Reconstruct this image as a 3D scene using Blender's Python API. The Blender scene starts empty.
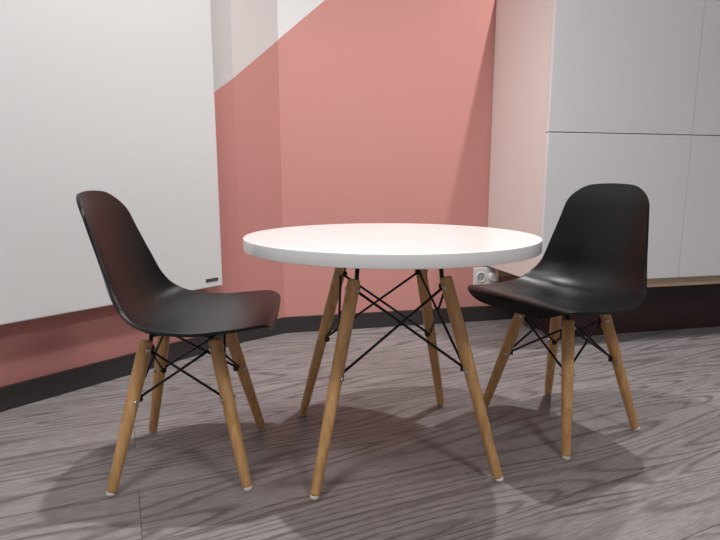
import bpy, math
from mathutils import Vector, Matrix
scene = bpy.context.scene
try:
    scene.view_settings.view_transform = 'Standard'
except Exception: pass

# ---------------------------------------------------------------- materials
def mat_new(name):
    m = bpy.data.materials.new(name); m.use_nodes = True
    return m, m.node_tree.nodes, m.node_tree.links, m.node_tree.nodes['Principled BSDF']

def simple(name, col, rough=0.5, metal=0.0, bump=0.0, bscale=200, spec=0.5, coat=0.0, var=0.0, emit=None):
    m, N, L, b = mat_new(name)
    b.inputs['Roughness'].default_value = rough
    b.inputs['Metallic'].default_value = metal
    b.inputs['Specular IOR Level'].default_value = spec
    b.inputs['Coat Weight'].default_value = coat
    tc = N.new('ShaderNodeTexCoord'); nz = N.new('ShaderNodeTexNoise')
    nz.inputs['Scale'].default_value = bscale
    L.new(tc.outputs['Object'], nz.inputs['Vector'])
    cr = N.new('ShaderNodeMix'); cr.data_type = 'RGBA'
    cr.inputs['A'].default_value = (*[c*(1-var) for c in col], 1)
    cr.inputs['B'].default_value = (*[min(1, c*(1+var)) for c in col], 1)
    L.new(nz.outputs['Fac'], cr.inputs['Factor']); L.new(cr.outputs['Result'], b.inputs['Base Color'])
    if bump:
        bp = N.new('ShaderNodeBump'); bp.inputs['Strength'].default_value = bump
        bp.inputs['Distance'].default_value = 0.002
        L.new(nz.outputs['Fac'], bp.inputs['Height']); L.new(bp.outputs['Normal'], b.inputs['Normal'])
    if emit:
        b.inputs['Emission Color'].default_value = (*emit[:3], 1); b.inputs['Emission Strength'].default_value = emit[3]
    return m

PINK = (0.64, 0.30, 0.268)
WHITE = (0.80, 0.78, 0.78)
def painted_wall(name, z0, slope, x0, pink=PINK, white=WHITE):
    """pink wall paint with a diagonal colour block of white above it"""
    m, N, L, b = mat_new(name)
    b.inputs['Roughness'].default_value = 0.75
    b.inputs['Specular IOR Level'].default_value = 0.25
    g = N.new('ShaderNodeNewGeometry'); s = N.new('ShaderNodeSeparateXYZ')
    L.new(g.outputs['Position'], s.inputs[0])
    mul = N.new('ShaderNodeMath'); mul.operation = 'MULTIPLY_ADD'
    mul.inputs[1].default_value = slope; mul.inputs[2].default_value = z0 - slope*x0
    L.new(s.outputs['X'], mul.inputs[0])
    gt = N.new('ShaderNodeMath'); gt.operation = 'GREATER_THAN'
    L.new(s.outputs['Z'], gt.inputs[0]); L.new(mul.outputs[0], gt.inputs[1])
    mx = N.new('ShaderNodeMix'); mx.data_type = 'RGBA'
    mx.inputs['A'].default_value = (*pink, 1); mx.inputs['B'].default_value = (*white, 1)
    L.new(gt.outputs[0], mx.inputs['Factor']); L.new(mx.outputs['Result'], b.inputs['Base Color'])
    nz = N.new('ShaderNodeTexNoise'); nz.inputs['Scale'].default_value = 260
    L.new(g.outputs['Position'], nz.inputs['Vector'])
    bp = N.new('ShaderNodeBump'); bp.inputs['Strength'].default_value = 0.12; bp.inputs['Distance'].default_value = 0.001
    L.new(nz.outputs['Fac'], bp.inputs['Height']); L.new(bp.outputs['Normal'], b.inputs['Normal'])
    return m

def wood_mat(name, dark, light, axis_scale=(30, 30, 2.5)):
    m, N, L, b = mat_new(name)
    b.inputs['Roughness'].default_value = 0.42
    tc = N.new('ShaderNodeTexCoord'); mp = N.new('ShaderNodeMapping')
    mp.inputs['Scale'].default_value = axis_scale
    nz = N.new('ShaderNodeTexNoise'); nz.inputs['Scale'].default_value = 3; nz.inputs['Detail'].default_value = 6
    nz.inputs['Distortion'].default_value = 0.6
    cr = N.new('ShaderNodeValToRGB')
    cr.color_ramp.elements[0].position = .32; cr.color_ramp.elements[0].color = (*dark, 1)
    cr.color_ramp.elements[1].position = .66; cr.color_ramp.elements[1].color = (*light, 1)
    L.new(tc.outputs['Object'], mp.inputs[0]); L.new(mp.outputs[0], nz.inputs['Vector'])
    L.new(nz.outputs['Fac'], cr.inputs[0]); L.new(cr.outputs[0], b.inputs['Base Color'])
    return m

def floor_mat():
    m, N, L, b = mat_new('grey_wood_floor')
    def math_(op, a=None, b_=None, c=None):
        n = N.new('ShaderNodeMath'); n.operation = op
        for i, v in enumerate((a, b_, c)):
            if v is None: continue
            if isinstance(v, (int, float)): n.inputs[i].default_value = v
            else: L.new(v, n.inputs[i])
        return n.outputs[0]
    tc = N.new('ShaderNodeTexCoord'); mp = N.new('ShaderNodeMapping')
    mp.inputs['Rotation'].default_value = (0, 0, math.radians(-24))
    L.new(tc.outputs['Object'], mp.inputs[0])
    br = N.new('ShaderNodeTexBrick')
    br.inputs['Scale'].default_value = 1.0
    br.inputs['Brick Width'].default_value = 2.4; br.inputs['Row Height'].default_value = 0.19
    br.inputs['Mortar Size'].default_value = 0.0010; br.inputs['Mortar Smooth'].default_value = 0.3
    br.inputs['Color1'].default_value = (0, 0, 0, 1); br.inputs['Color2'].default_value = (1, 1, 1, 1)
    br.inputs['Mortar'].default_value = (0.5, 0.5, 0.5, 1); br.offset = 0.37
    L.new(mp.outputs[0], br.inputs['Vector'])
    off = N.new('ShaderNodeVectorMath'); off.operation = 'MULTIPLY_ADD'
    off.inputs[1].default_value = (7.3, 3.1, 5.7)
    L.new(br.outputs['Color'], off.inputs[0]); L.new(mp.outputs[0], off.inputs[2])
    st = N.new('ShaderNodeMapping'); st.inputs['Scale'].default_value = (0.75, 6.5, 1)
    L.new(off.outputs[0], st.inputs[0])
    n1 = N.new('ShaderNodeTexNoise'); n1.inputs['Scale'].default_value = 1.0; n1.inputs['Detail'].default_value = 1.2
    n1.inputs['Distortion'].default_value = 0.1
    L.new(st.outputs[0], n1.inputs['Vector'])
    sn = math_('SINE', math_('MULTIPLY', n1.outputs['Fac'], 125))
    line = math_('POWER', math_('MULTIPLY_ADD', sn, .5, .5), 4.0)
    st3 = N.new('ShaderNodeMapping'); st3.inputs['Scale'].default_value = (3, 22, 1)
    L.new(off.outputs[0], st3.inputs[0])
    n3 = N.new('ShaderNodeTexNoise'); n3.inputs['Scale'].default_value = 1.0; n3.inputs['Detail'].default_value = 4
    L.new(st3.outputs[0], n3.inputs['Vector'])
    line = math_('MULTIPLY', line, math_('MULTIPLY', n3.outputs['Fac'], 0.50))
    st2 = N.new('ShaderNodeMapping'); st2.inputs['Scale'].default_value = (30.0, 330, 1)
    L.new(off.outputs[0], st2.inputs[0])
    n2 = N.new('ShaderNodeTexNoise'); n2.inputs['Scale'].default_value = 1.0; n2.inputs['Detail'].default_value = 3
    L.new(st2.outputs[0], n2.inputs['Vector'])
    sp = N.new('ShaderNodeSeparateColor'); L.new(br.outputs['Color'], sp.inputs[0])
    v = math_('MULTIPLY_ADD', n2.outputs['Fac'], 0.62, 0.21)
    v = math_('SUBTRACT', v, line)
    v = math_('MULTIPLY_ADD', n3.outputs['Fac'], 0.24, v)
    v = math_('MULTIPLY_ADD', sp.outputs[0], 0.06, v)
    cr = N.new('ShaderNodeValToRGB')
    cr.color_ramp.elements[0].position = .25; cr.color_ramp.elements[0].color = (.070, .061, .062, 1)
    cr.color_ramp.elements[1].position = .85; cr.color_ramp.elements[1].color = (.31, .285, .284, 1)
    e = cr.color_ramp.elements.new(.55); e.color = (.178, .159, .158, 1)
    L.new(v, cr.inputs[0])
    mm = N.new('ShaderNodeMix'); mm.data_type = 'RGBA'; mm.inputs['B'].default_value = (.07, .062, .062, 1)
    L.new(br.outputs['Fac'], mm.inputs['Factor']); L.new(cr.outputs[0], mm.inputs['A'])
    L.new(mm.outputs['Result'], b.inputs['Base Color'])
    b.inputs['Roughness'].default_value = 0.42
    b.inputs['Specular IOR Level'].default_value = 0.3
    bp = N.new('ShaderNodeBump'); bp.inputs['Strength'].default_value = 0.12; bp.inputs['Distance'].default_value = 0.001
    L.new(v, bp.inputs['Height']); L.new(bp.outputs['Normal'], b.inputs['Normal'])
    return m

M_black = simple('black_plastic', (0.0035, 0.0036, 0.004), 0.33, bump=0.06, bscale=900, spec=0.38)
M_metal = simple('black_metal', (0.008, 0.008, 0.009), 0.4, spec=0.4)
M_bolt = simple('steel_bolt', (0.55, 0.55, 0.55), 0.3, metal=1)
M_leg = wood_mat('honey_beech', (0.50, 0.26, 0.095), (0.68, 0.40, 0.175))
M_glide = simple('clear_glide', (0.62, 0.58, 0.52), 0.35)
M_top = simple('white_laminate', (0.86, 0.87, 0.87), 0.12, spec=0.4)
M_wallL = painted_wall('wall_left_shaded', 0.95, 1.085, -0.524, (0.55, 0.242, 0.218), (.60, .575, .57))  # same paint as the back wall, its shade mixed into pink and white
M_wallN = painted_wall('wall_nook_shaded', 0.95, 1.085, -0.524, (0.56, 0.252, 0.226), (.66, .61, .60))  # shading of the nook face put into both paint colours
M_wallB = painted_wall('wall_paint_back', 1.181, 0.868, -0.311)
M_plain = simple('white_wall_paint', (0.76, 0.77, 0.78), 0.8, bump=.1)
M_ceil = simple('ceiling_paint', (0.82, 0.83, 0.84), 0.85)
M_base = simple('dark_skirting', (0.036, 0.031, 0.031), 0.45, var=.15, bscale=30)
M_panel = simple('white_enamel', (0.75, 0.75, 0.75), 0.4)
M_badge = simple('badge_grey', (0.06, 0.06, 0.07), 0.4)
M_door = simple('cabinet_door_white', (0.84, 0.83, 0.85), 0.38)
M_side = simple('cabinet_side', (0.84, 0.76, 0.72), 0.5)
M_gap = simple('cabinet_gap', (0.20, 0.19, 0.19), 0.6)
M_oak = wood_mat('pale_oak', (0.54, 0.40, 0.27), (0.70, 0.54, 0.38), (2, 30, 30))
M_maroon = simple('maroon_shade', (0.030, 0.009, 0.010), 0.5)  # dark colour standing in for the shadow under the cabinet
M_sock = simple('socket_plastic', (0.82, 0.82, 0.82), 0.3)
M_lamp = simple('lamp_glass', (1, 1, 1), 0.3, emit=(1, .97, .93, 6))
M_chrome = simple('lamp_ring', (0.7, 0.7, 0.7), 0.25, metal=1)

# ---------------------------------------------------------------- mesh builder
class MB:
    def __init__(s): s.v = []; s.f = []; s.m = []; s.sm = []
    def lathe(s, p0, d, prof, mat=0, seg=24, smooth=True, cap=True):
        d = Vector(d).normalized(); p0 = Vector(p0)
        u = d.orthogonal().normalized(); w = d.cross(u)
        base = len(s.v)
        for (t, r) in prof:
            for i in range(seg):
                a = 2*math.pi*i/seg
                s.v.append(p0 + d*t + (u*math.cos(a)+w*math.sin(a))*r)
        for j in range(len(prof)-1):
            for i in range(seg):
                a = base+j*seg+i; b = base+j*seg+(i+1) % seg
                s.f.append((a, b, b+seg, a+seg)); s.m.append(mat); s.sm.append(smooth)
        if cap:
            s.f.append(tuple(base+i for i in range(seg))[::-1]); s.m.append(mat); s.sm.append(False)
            o = base+(len(prof)-1)*seg
            s.f.append(tuple(o+i for i in range(seg))); s.m.append(mat); s.sm.append(False)
    def tube(s, a, b, r0, r1=None, mat=0, seg=16):
        a = Vector(a); b = Vector(b); r1 = r0 if r1 is None else r1
        s.lathe(a, b-a, [(0, r0), ((b-a).length, r1)], mat, seg)
    def box(s, lo, hi, mat=0):
        b = len(s.v)
        for z in (lo[2], hi[2]):
            for (x, y) in ((lo[0], lo[1]), (hi[0], lo[1]), (hi[0], hi[1]), (lo[0], hi[1])):
                s.v.append(Vector((x, y, z)))
        for q in ((3, 2, 1, 0), (4, 5, 6, 7), (0, 1, 5, 4), (1, 2, 6, 5), (2, 3, 7, 6), (3, 0, 4, 7)):
            s.f.append(tuple(b+i for i in q)); s.m.append(mat); s.sm.append(False)
    def obj(s, name, mats, parent=None, bevel=0):
        me = bpy.data.meshes.new(name); me.from_pydata([tuple(v) for v in s.v], [], s.f); me.update()
        for m in mats: me.materials.append(m)
        for i, p in enumerate(me.polygons):
            p.material_index = s.m[i]; p.use_smooth = s.sm[i]
        o = bpy.data.objects.new(name, me); scene.collection.objects.link(o)
        if parent: o.parent = parent
        if bevel:
            md = o.modifiers.new('bevel', 'BEVEL'); md.width = bevel; md.segments = 3; md.limit_method = 'ANGLE'
            md.angle_limit = math.radians(50)
        return o

def empty(name, loc, yaw):
    e = bpy.data.objects.new(name, None); e.location = loc; e.rotation_euler = (0, 0, yaw)
    e.empty_display_size = .1
    scene.collection.objects.link(e); return e

# ---------------------------------------------------------------- room
T = 0.08; H = 2.55
def wall(name, p, q, mat, z0=0, z1=H, thick=T, off=0.0):
    p = Vector((*p, 0)); q = Vector((*q, 0)); d = (q-p).normalized(); n = Vector((-d.y, d.x, 0))
    mb = MB()
    a = p - n*off; b = q - n*off; c = b + n*thick; e = a + n*thick
    for z in (z0, z1):
        for pt in (a, b, c, e): mb.v.append(Vector((pt.x, pt.y, z)))
    for f in ((3, 2, 1, 0), (4, 5, 6, 7), (0, 1, 5, 4), (1, 2, 6, 5), (2, 3, 7, 6), (3, 0, 4, 7)):
        mb.f.append(f); mb.m.append(0); mb.sm.append(False)
    return mb.obj(name, [mat])

PL0 = (-3.2, -1.24); PN = (-0.470, 2.090); P1 = (-0.318, 2.218)
th = math.radians(13); D = (math.cos(th), math.sin(th))
PE = (P1[0]+3.3*D[0], P1[1]+3.3*D[1])
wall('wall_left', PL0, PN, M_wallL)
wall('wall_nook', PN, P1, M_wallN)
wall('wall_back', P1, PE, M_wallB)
wall('wall_right', PE, (PE[0], -2.0), M_plain)
wall('wall_front', (PE[0], -2.0), (-3.2, -2.0), M_plain)
wall('wall_side', (-3.2, -2.0), PL0, M_plain)
for nm, a, b in (('baseboard_left', PL0, PN), ('baseboard_nook', PN, P1), ('baseboard_back', P1, PE)):
    wall(nm, a, b, M_base, 0.0, 0.068, 0.012, 0.012)
mb = MB(); mb.box((-3.4, -2.2, -0.06), (3.4, 3.3, 0)); mb.obj('floor', [floor_mat()])
mb = MB(); mb.box((-3.4, -2.2, H), (3.4, 3.3, H+.06)); mb.obj('ceiling', [M_ceil])

# ---------------------------------------------------------------- wall panel heater
ang = math.atan2(PN[1]-PL0[1], PN[0]-PL0[0])
rp = empty('wall_panel_heater', (-0.504, 1.952, 0.256), ang)
mb = MB(); mb.box((-1.25, 0.0, 0), (0, 0.028, 1.55)); mb.obj('panel', [M_panel], rp, 0.004)
mb = MB()
for x in (-1.05, -0.2):
    for z in (0.25, 1.25): mb.box((x-.03, .028, z-.05), (x+.03, .058, z+.05))
mb.obj('brackets', [M_gap], rp)
mb = MB(); mb.box((-.072, -0.0015, 0.022), (-.020, 0.0003, 0.033)); mb.obj('badge', [M_badge], rp)

# ---------------------------------------------------------------- cabinet
cab = empty('storage_cabinet', (0.570, 2.424, 0), th)
dep = 0.454; zb = 0.256; zs = 0.807; zt = 1.39; cw = 1.83
mb = MB(); mb.box((0, -dep+.02, zb), (.018, -.004, zt)); mb.box((cw-.018, -dep+.02, zb), (cw, -.004, zt))
mb.obj('side_panels', [M_side], cab, .001)
mb = MB(); mb.box((.018, -dep+.024, zb+.002), (cw-.018, -.004, zt-.002)); mb.obj('carcass', [M_gap], cab)
mb = MB(); mb.box((0, -dep+.02, zt-.002), (cw, -.004, zt+.016)); mb.obj('top_board', [M_side], cab)
mb = MB()
for i in range(3):
    x0 = i*.61+.0013; x1 = (i+1)*.61-.0013
    mb.box((x0, -dep, zb), (x1, -dep+.019, zs-.0016)); mb.box((x0, -dep, zs+.0016), (x1, -dep+.019, zt+.014))
mb.obj('doors', [M_door], cab, .001)
mb = MB(); mb.box((.03, -dep+.03, zb-.042), (cw-.03, -dep+.055, zb)); mb.box((.03, -.06, zb-.042), (cw-.03, -.035, zb))
mb.obj('base_frame', [M_oak], cab, .002)
mb = MB(); mb.box((.16, -dep+.12, 0.0), (cw-.02, -.10, zb-.001)); mb.obj('under_shade_block', [M_maroon], cab)  # block added to paint the shaded space below the cabinet dark

# ---------------------------------------------------------------- socket
k = .912
sp = empty('power_socket', (P1[0]+k*D[0], P1[1]+k*D[1], 0.205), th)
mb = MB(); mb.box((-.062, -.012, -.043), (.062, -.0005, .043)); mb.obj('plate', [M_sock], sp, .003)
mb = MB()
mb.lathe((-.028, -.0115, 0), (0, -1, 0), [(0, .024), (.004, .024), (.004, .020), (.0005, .018)], 0, 32)
mb.lathe((.030, -.0115, 0), (0, -1, 0), [(0, .024), (.006, .023), (.020, .020), (.022, .018)], 0, 32)
mb.obj('outlets', [M_sock], sp)
mb = MB()
for x in (-.036, -.020): mb.tube((x, -.0117, 0), (x, -.0128, 0), .0028, mat=0)
mb.obj('holes', [M_gap], sp)

# ---------------------------------------------------------------- shared leg builder
def leg(parent, idx, foot, top, rb, rt, bolts):
    foot = Vector(foot); top = Vector(top); d = top-foot; Ln = d.length; dn = d.normalized()
    mb = MB()
    g = 0.007/dn.z
    mb.lathe(foot+dn*g, d, [(0, rb*.93), (.003, rb), (Ln*.35, rb+(rt-rb)*.55), (Ln*.75, rt), (Ln-g-.006, rt*.97), (Ln-g-.002, rt*.88), (Ln-g, rt*.6)], 0, 28)
    mb.lathe((foot.x, foot.y, 0), (0, 0, 1), [(0, rb*.9), (.004, rb*.95), (.009, rb*.85)], 1, 24)
    out = Vector((foot.x, foot.y, 0)).normalized()
    for fr in bolts:
        c = top + (foot-top)*fr
        tang = Vector((-out.y, out.x, 0))
        for s in (-1, 1):
            mb.lathe(c+tang*s*(rt-.003), tang*s, [(0, .0048), (.005, .0048), (.0065, .003)], 2, 14)
    return mb.obj('leg_%d' % idx, [M_leg, M_glide, M_bolt], parent)

def braces(parent, feet, tops, fr_hi, fr_lo, r, zmount, rin, rt, plate_r):
    mb = MB(); n = 4
    hi = [Vector(tops[i])+(Vector(feet[i])-Vector(tops[i]))*fr_hi for i in range(n)]
    lo = [Vector(tops[i])+(Vector(feet[i])-Vector(tops[i]))*fr_lo for i in range(n)]
    for i in range(n):
        j = (i+1) % n
        inn = lambda p: p - Vector((p.x, p.y, 0)).normalized()*(rt*.5)
        a, b, c, e = inn(hi[i]), inn(lo[j]), inn(hi[j]), inn(lo[i])
        o = Vector(((a+c)/2).xy.to_3d()).normalized()*r*.9
        mb.tube(a+o, b+o, r, mat=0, seg=12); mb.tube(c-o, e-o, r, mat=0, seg=12)
        for p in (hi[i], lo[i]):
            nn = Vector((p.x, p.y, 0)).normalized()
            mb.tube(p-nn*(rt*.6), p-nn*(rt*1.35), .0065, mat=0, seg=12)
    for i in range(n):
        t = Vector(hi[i]); nn = Vector((t.x, t.y, 0)).normalized()
        p0 = t-nn*rt*.9; m = Vector((nn.x*rin, nn.y*rin, zmount))
        k2 = Vector((p0.x, p0.y, 0))*.96 + Vector((0, 0, (t.z*0.35+zmount*.65)))
        mb.tube(p0, k2, r*1.6, mat=0); mb.tube(k2, m, r*1.6, mat=0)
        mb.lathe(k2-Vector((0,0,r*1.6)), (0, 0, 1), [(0, r*.8), (r*.8, r*1.6), (r*2.4, r*1.6), (r*3.2, r*.8)], 0, 12)
        mb.lathe(m-Vector((0, 0, .004)), (0, 0, 1), [(0, plate_r), (.009, plate_r*1.05)], 0, 24)
    for i in (0, 1):
        a = Vector((hi[i].x, hi[i].y, 0)).normalized(); zz = hi[i].z*.35+zmount*.65 - i*r*2
        R = Vector((hi[i].x, hi[i].y, 0)).length-rt*.9
        mb.tube(a*R*.96+Vector((0, 0, zz)), -a*R*.96+Vector((0, 0, zz)), r*1.3, mat=0)
    return mb.obj('brace_frame', [M_metal], parent)

# ---------------------------------------------------------------- table
TX, TY = 0.070, 1.238
tab = empty('round_table', (TX, TY, 0), math.radians(9.6))
TH = .515; TR = .331
mb = MB()
tk = .026
mb.lathe((0, 0, TH-tk), (0, 0, 1), [(0, TR), (tk, TR)], 0, 180, True)
mb.obj('tabletop', [M_top], tab, .0012)
h = .1985
feet = [(-h, -h, 0), (h, -h, 0), (h, h, 0), (-h, h, 0)]
q = .100
tops = [(-q, -q, .432), (q, -q, .432), (q, q, .432), (-q, q, .432)]
for i in range(4): leg(tab, i+1, feet[i], tops[i], .0105, .0145, (.05, .46))
braces(tab, feet, tops, .05, .46, .0030, TH-tk-.005, .135, .0145, .022)

# ---------------------------------------------------------------- chair
def catmull(P, n):
    out = []
    P = [Vector(p) for p in P]; P = [P[0]*2-P[1]]+P+[P[-1]*2-P[-2]]
    for i in range(1, len(P)-2):
        for j in range(n):
            t = j/n
            out.append(.5*((2*P[i])+(-P[i-1]+P[i+1])*t+(2*P[i-1]-5*P[i]+4*P[i+1]-P[i+2])*t*t+(-P[i-1]+3*P[i]-3*P[i+1]+P[i+2])*t**3))
    out.append(P[-2]); return out

def interp(tab_, s):
    n = len(tab_)
    for i in range(n-1):
        a, va = tab_[i]; b, vb = tab_[i+1]
        if s <= b or i == n-2:
            t = max(0, min(1, (s-a)/(b-a)))
            ma = (vb-tab_[i-1][1])/(b-tab_[i-1][0]) if i > 0 else (vb-va)/(b-a)
            mb_ = (tab_[i+2][1]-va)/(tab_[i+2][0]-a) if i < n-2 else (vb-va)/(b-a)
            h_ = b-a
            return (2*t**3-3*t*t+1)*va+(t**3-2*t*t+t)*h_*ma+(-2*t**3+3*t*t)*vb+(t**3-t*t)*h_*mb_

CL = [(.196, 0, .330), (.198, 0, .348), (.189, 0, .360), (.165, 0, .363), (.115, 0, .353), (.05, 0, .339), (-.02, 0, .331), (-.070, 0, .336),
      (-.108, 0, .357), (-.133, 0, .400), (-.147, 0, .46), (-.158, 0, .52), (-.169, 0, .575), (-.185, 0, .620)]
def shell(parent, lean=0.0, rise=0.0):
    # lean / rise: slight flex of the back as the moulded shells stand in the room
    cl = [(x+lean*max(0, (z-.40)/.22) if x < -.1 else x, y, z+rise*max(0, (z-.40)/.22) if x < -.1 else z) for x, y, z in CL]
    pts = catmull(cl, 14)
    acc = [0]
    for a, b in zip(pts, pts[1:]): acc.append(acc[-1]+(b-a).length)
    Ltot = acc[-1]
    def at(s):
        if s < 0: return pts[0]+(pts[0]-pts[1]).normalized()*(-s*Ltot)
        if s > 1: return pts[-1]+(pts[-1]-pts[-2]).normalized()*((s-1)*Ltot)
        s = s*Ltot
        for i in range(len(acc)-1):
            if acc[i+1] >= s:
                t = (s-acc[i])/max(1e-9, acc[i+1]-acc[i]); return pts[i].lerp(pts[i+1], t)
        return pts[-1]
    def frame(s):
        p = at(s); t = (at(s+.03)-at(s-.03)).normalized()
        return p, Vector((t.z, 0, -t.x))
    W = [(0, .170), (.12, .182), (.30, .188), (.46, .178), (.60, .157), (.74, .139), (.88, .123), (1, .110)]
    C = [(0, -.006), (.12, .000), (.28, .013), (.43, .032), (.54, .044), (.66, .040), (.85, .022), (1, .010)]
    NS, NT = 110, 52
    RF, RB = .080, .054
    mb = MB()
    for i in range(NS+1):
        s = .5-.5*math.cos(math.pi*i/NS)
        w = interp(W, s)
        if s*Ltot < RF: d = s*Ltot; w = w-RF+math.sqrt(max(0, RF*RF-(RF-d)**2))
        elif (1-s)*Ltot < RB: d = (1-s)*Ltot; w = w-RB+math.sqrt(max(0, RB*RB-(RB-d)**2))
        for j in range(NT+1):
            t = -1+2*j/NT; tt = math.sin(t*math.pi/2)*.35+t*.65
            y = w*tt; wr = interp(W, s); yr = abs(y)/wr
            ss = s + (.012/Ltot)*(yr**2)*max(0, 1-s/.2) - (.014/Ltot)*(yr**2)*max(0, (s-.75)/.25)
            p, n = frame(ss)
            mb.v.append(Vector((p.x, y, p.z)) + n*interp(C, s)*(yr**2.4))
    for i in range(NS):
        for j in range(NT):
            a = i*(NT+1)+j
            mb.f.append((a, a+1, a+NT+2, a+NT+1)); mb.m.append(0); mb.sm.append(True)
    o = mb.obj('seat_shell', [M_black], parent)
    if o.data.polygons[(NS//3)*NT+NT//2].normal.z < 0: o.data.flip_normals()
    md = o.modifiers.new('thick', 'SOLIDIFY'); md.thickness = .006; md.offset = -1
    md2 = o.modifiers.new('bev', 'BEVEL'); md2.width = .0018; md2.segments = 2; md2.limit_method = 'ANGLE'; md2.angle_limit = math.radians(50)
    return o

def chair(name, loc, yaw, lean=0.0, rise=0.0):
    c = empty(name, loc, yaw)
    shell(c, lean, rise)
    h = .139; q = .070; zt = .308
    feet = [(-h, -h, 0), (h, -h, 0), (h, h, 0), (-h, h, 0)]
    tops = [(-q, -q, zt), (q, -q, zt), (q, q, zt), (-q, q, zt)]
    for i in range(4): leg(c, i+1, feet[i], tops[i], .0105, .0145, (.06, .40))
    braces(c, feet, tops, .06, .40, .0028, .327, .085, .0145, .016)
    return c

chair('child_chair', (-.383, 1.170, 0), math.radians(4), -.002, -.003)
chair('child_chair', (.523, 1.359, 0), math.radians(180+32), .014, .010)

# ---------------------------------------------------------------- lights
def downlight_or_fill(x, y, power, size=.07, spot=150, blend=.6, z=H, col=(1, .99, .975)):
    e = empty('ceiling_downlight_or_fill', (x, y, z), 0)
    mb = MB(); mb.lathe((0, 0, -.001), (0, 0, -1), [(0, .055), (.006, .052), (.006, .042), (.002, .040)], 0, 32); mb.obj('ring', [M_chrome], e)
    mb = MB(); mb.lathe((0, 0, -.003), (0, 0, -1), [(0, .040), (.001, .040)], 0, 32); mb.obj('lens', [M_lamp], e)
    l = bpy.data.lights.new('bulb', 'SPOT'); l.energy = power; l.spot_size = math.radians(spot); l.spot_blend = blend
    l.shadow_soft_size = size; l.color = col
    o = bpy.data.objects.new('bulb', l); scene.collection.objects.link(o); o.parent = e; o.location = (0, 0, -.08)
downlight_or_fill(.90, 1.96, 125, .025, 110, 1)
downlight_or_fill(-.34, 1.40, 125, .03, 110, 1)
downlight_or_fill(-.6, .2, 66, .2)  # this and the next two: unseen lamps added as soft fill
downlight_or_fill(1.0, -.2, 74, .2)
downlight_or_fill(-1.6, -1.0, 50, .2)

w = bpy.data.worlds.new('world'); scene.world = w; w.use_nodes = True
w.node_tree.nodes['Background'].inputs[0].default_value = (.5, .5, .55, 1)
w.node_tree.nodes['Background'].inputs[1].default_value = .3

# ---------------------------------------------------------------- camera
cd = bpy.data.cameras.new('camera'); cam = bpy.data.objects.new('camera', cd); scene.collection.objects.link(cam)
cd.sensor_width = 36; cd.lens = 541/720*36; cd.clip_start = .01
cam.location = (0, 0, .64); cam.rotation_euler = (math.radians(90-9.5), 0, 0)
scene.camera = cam
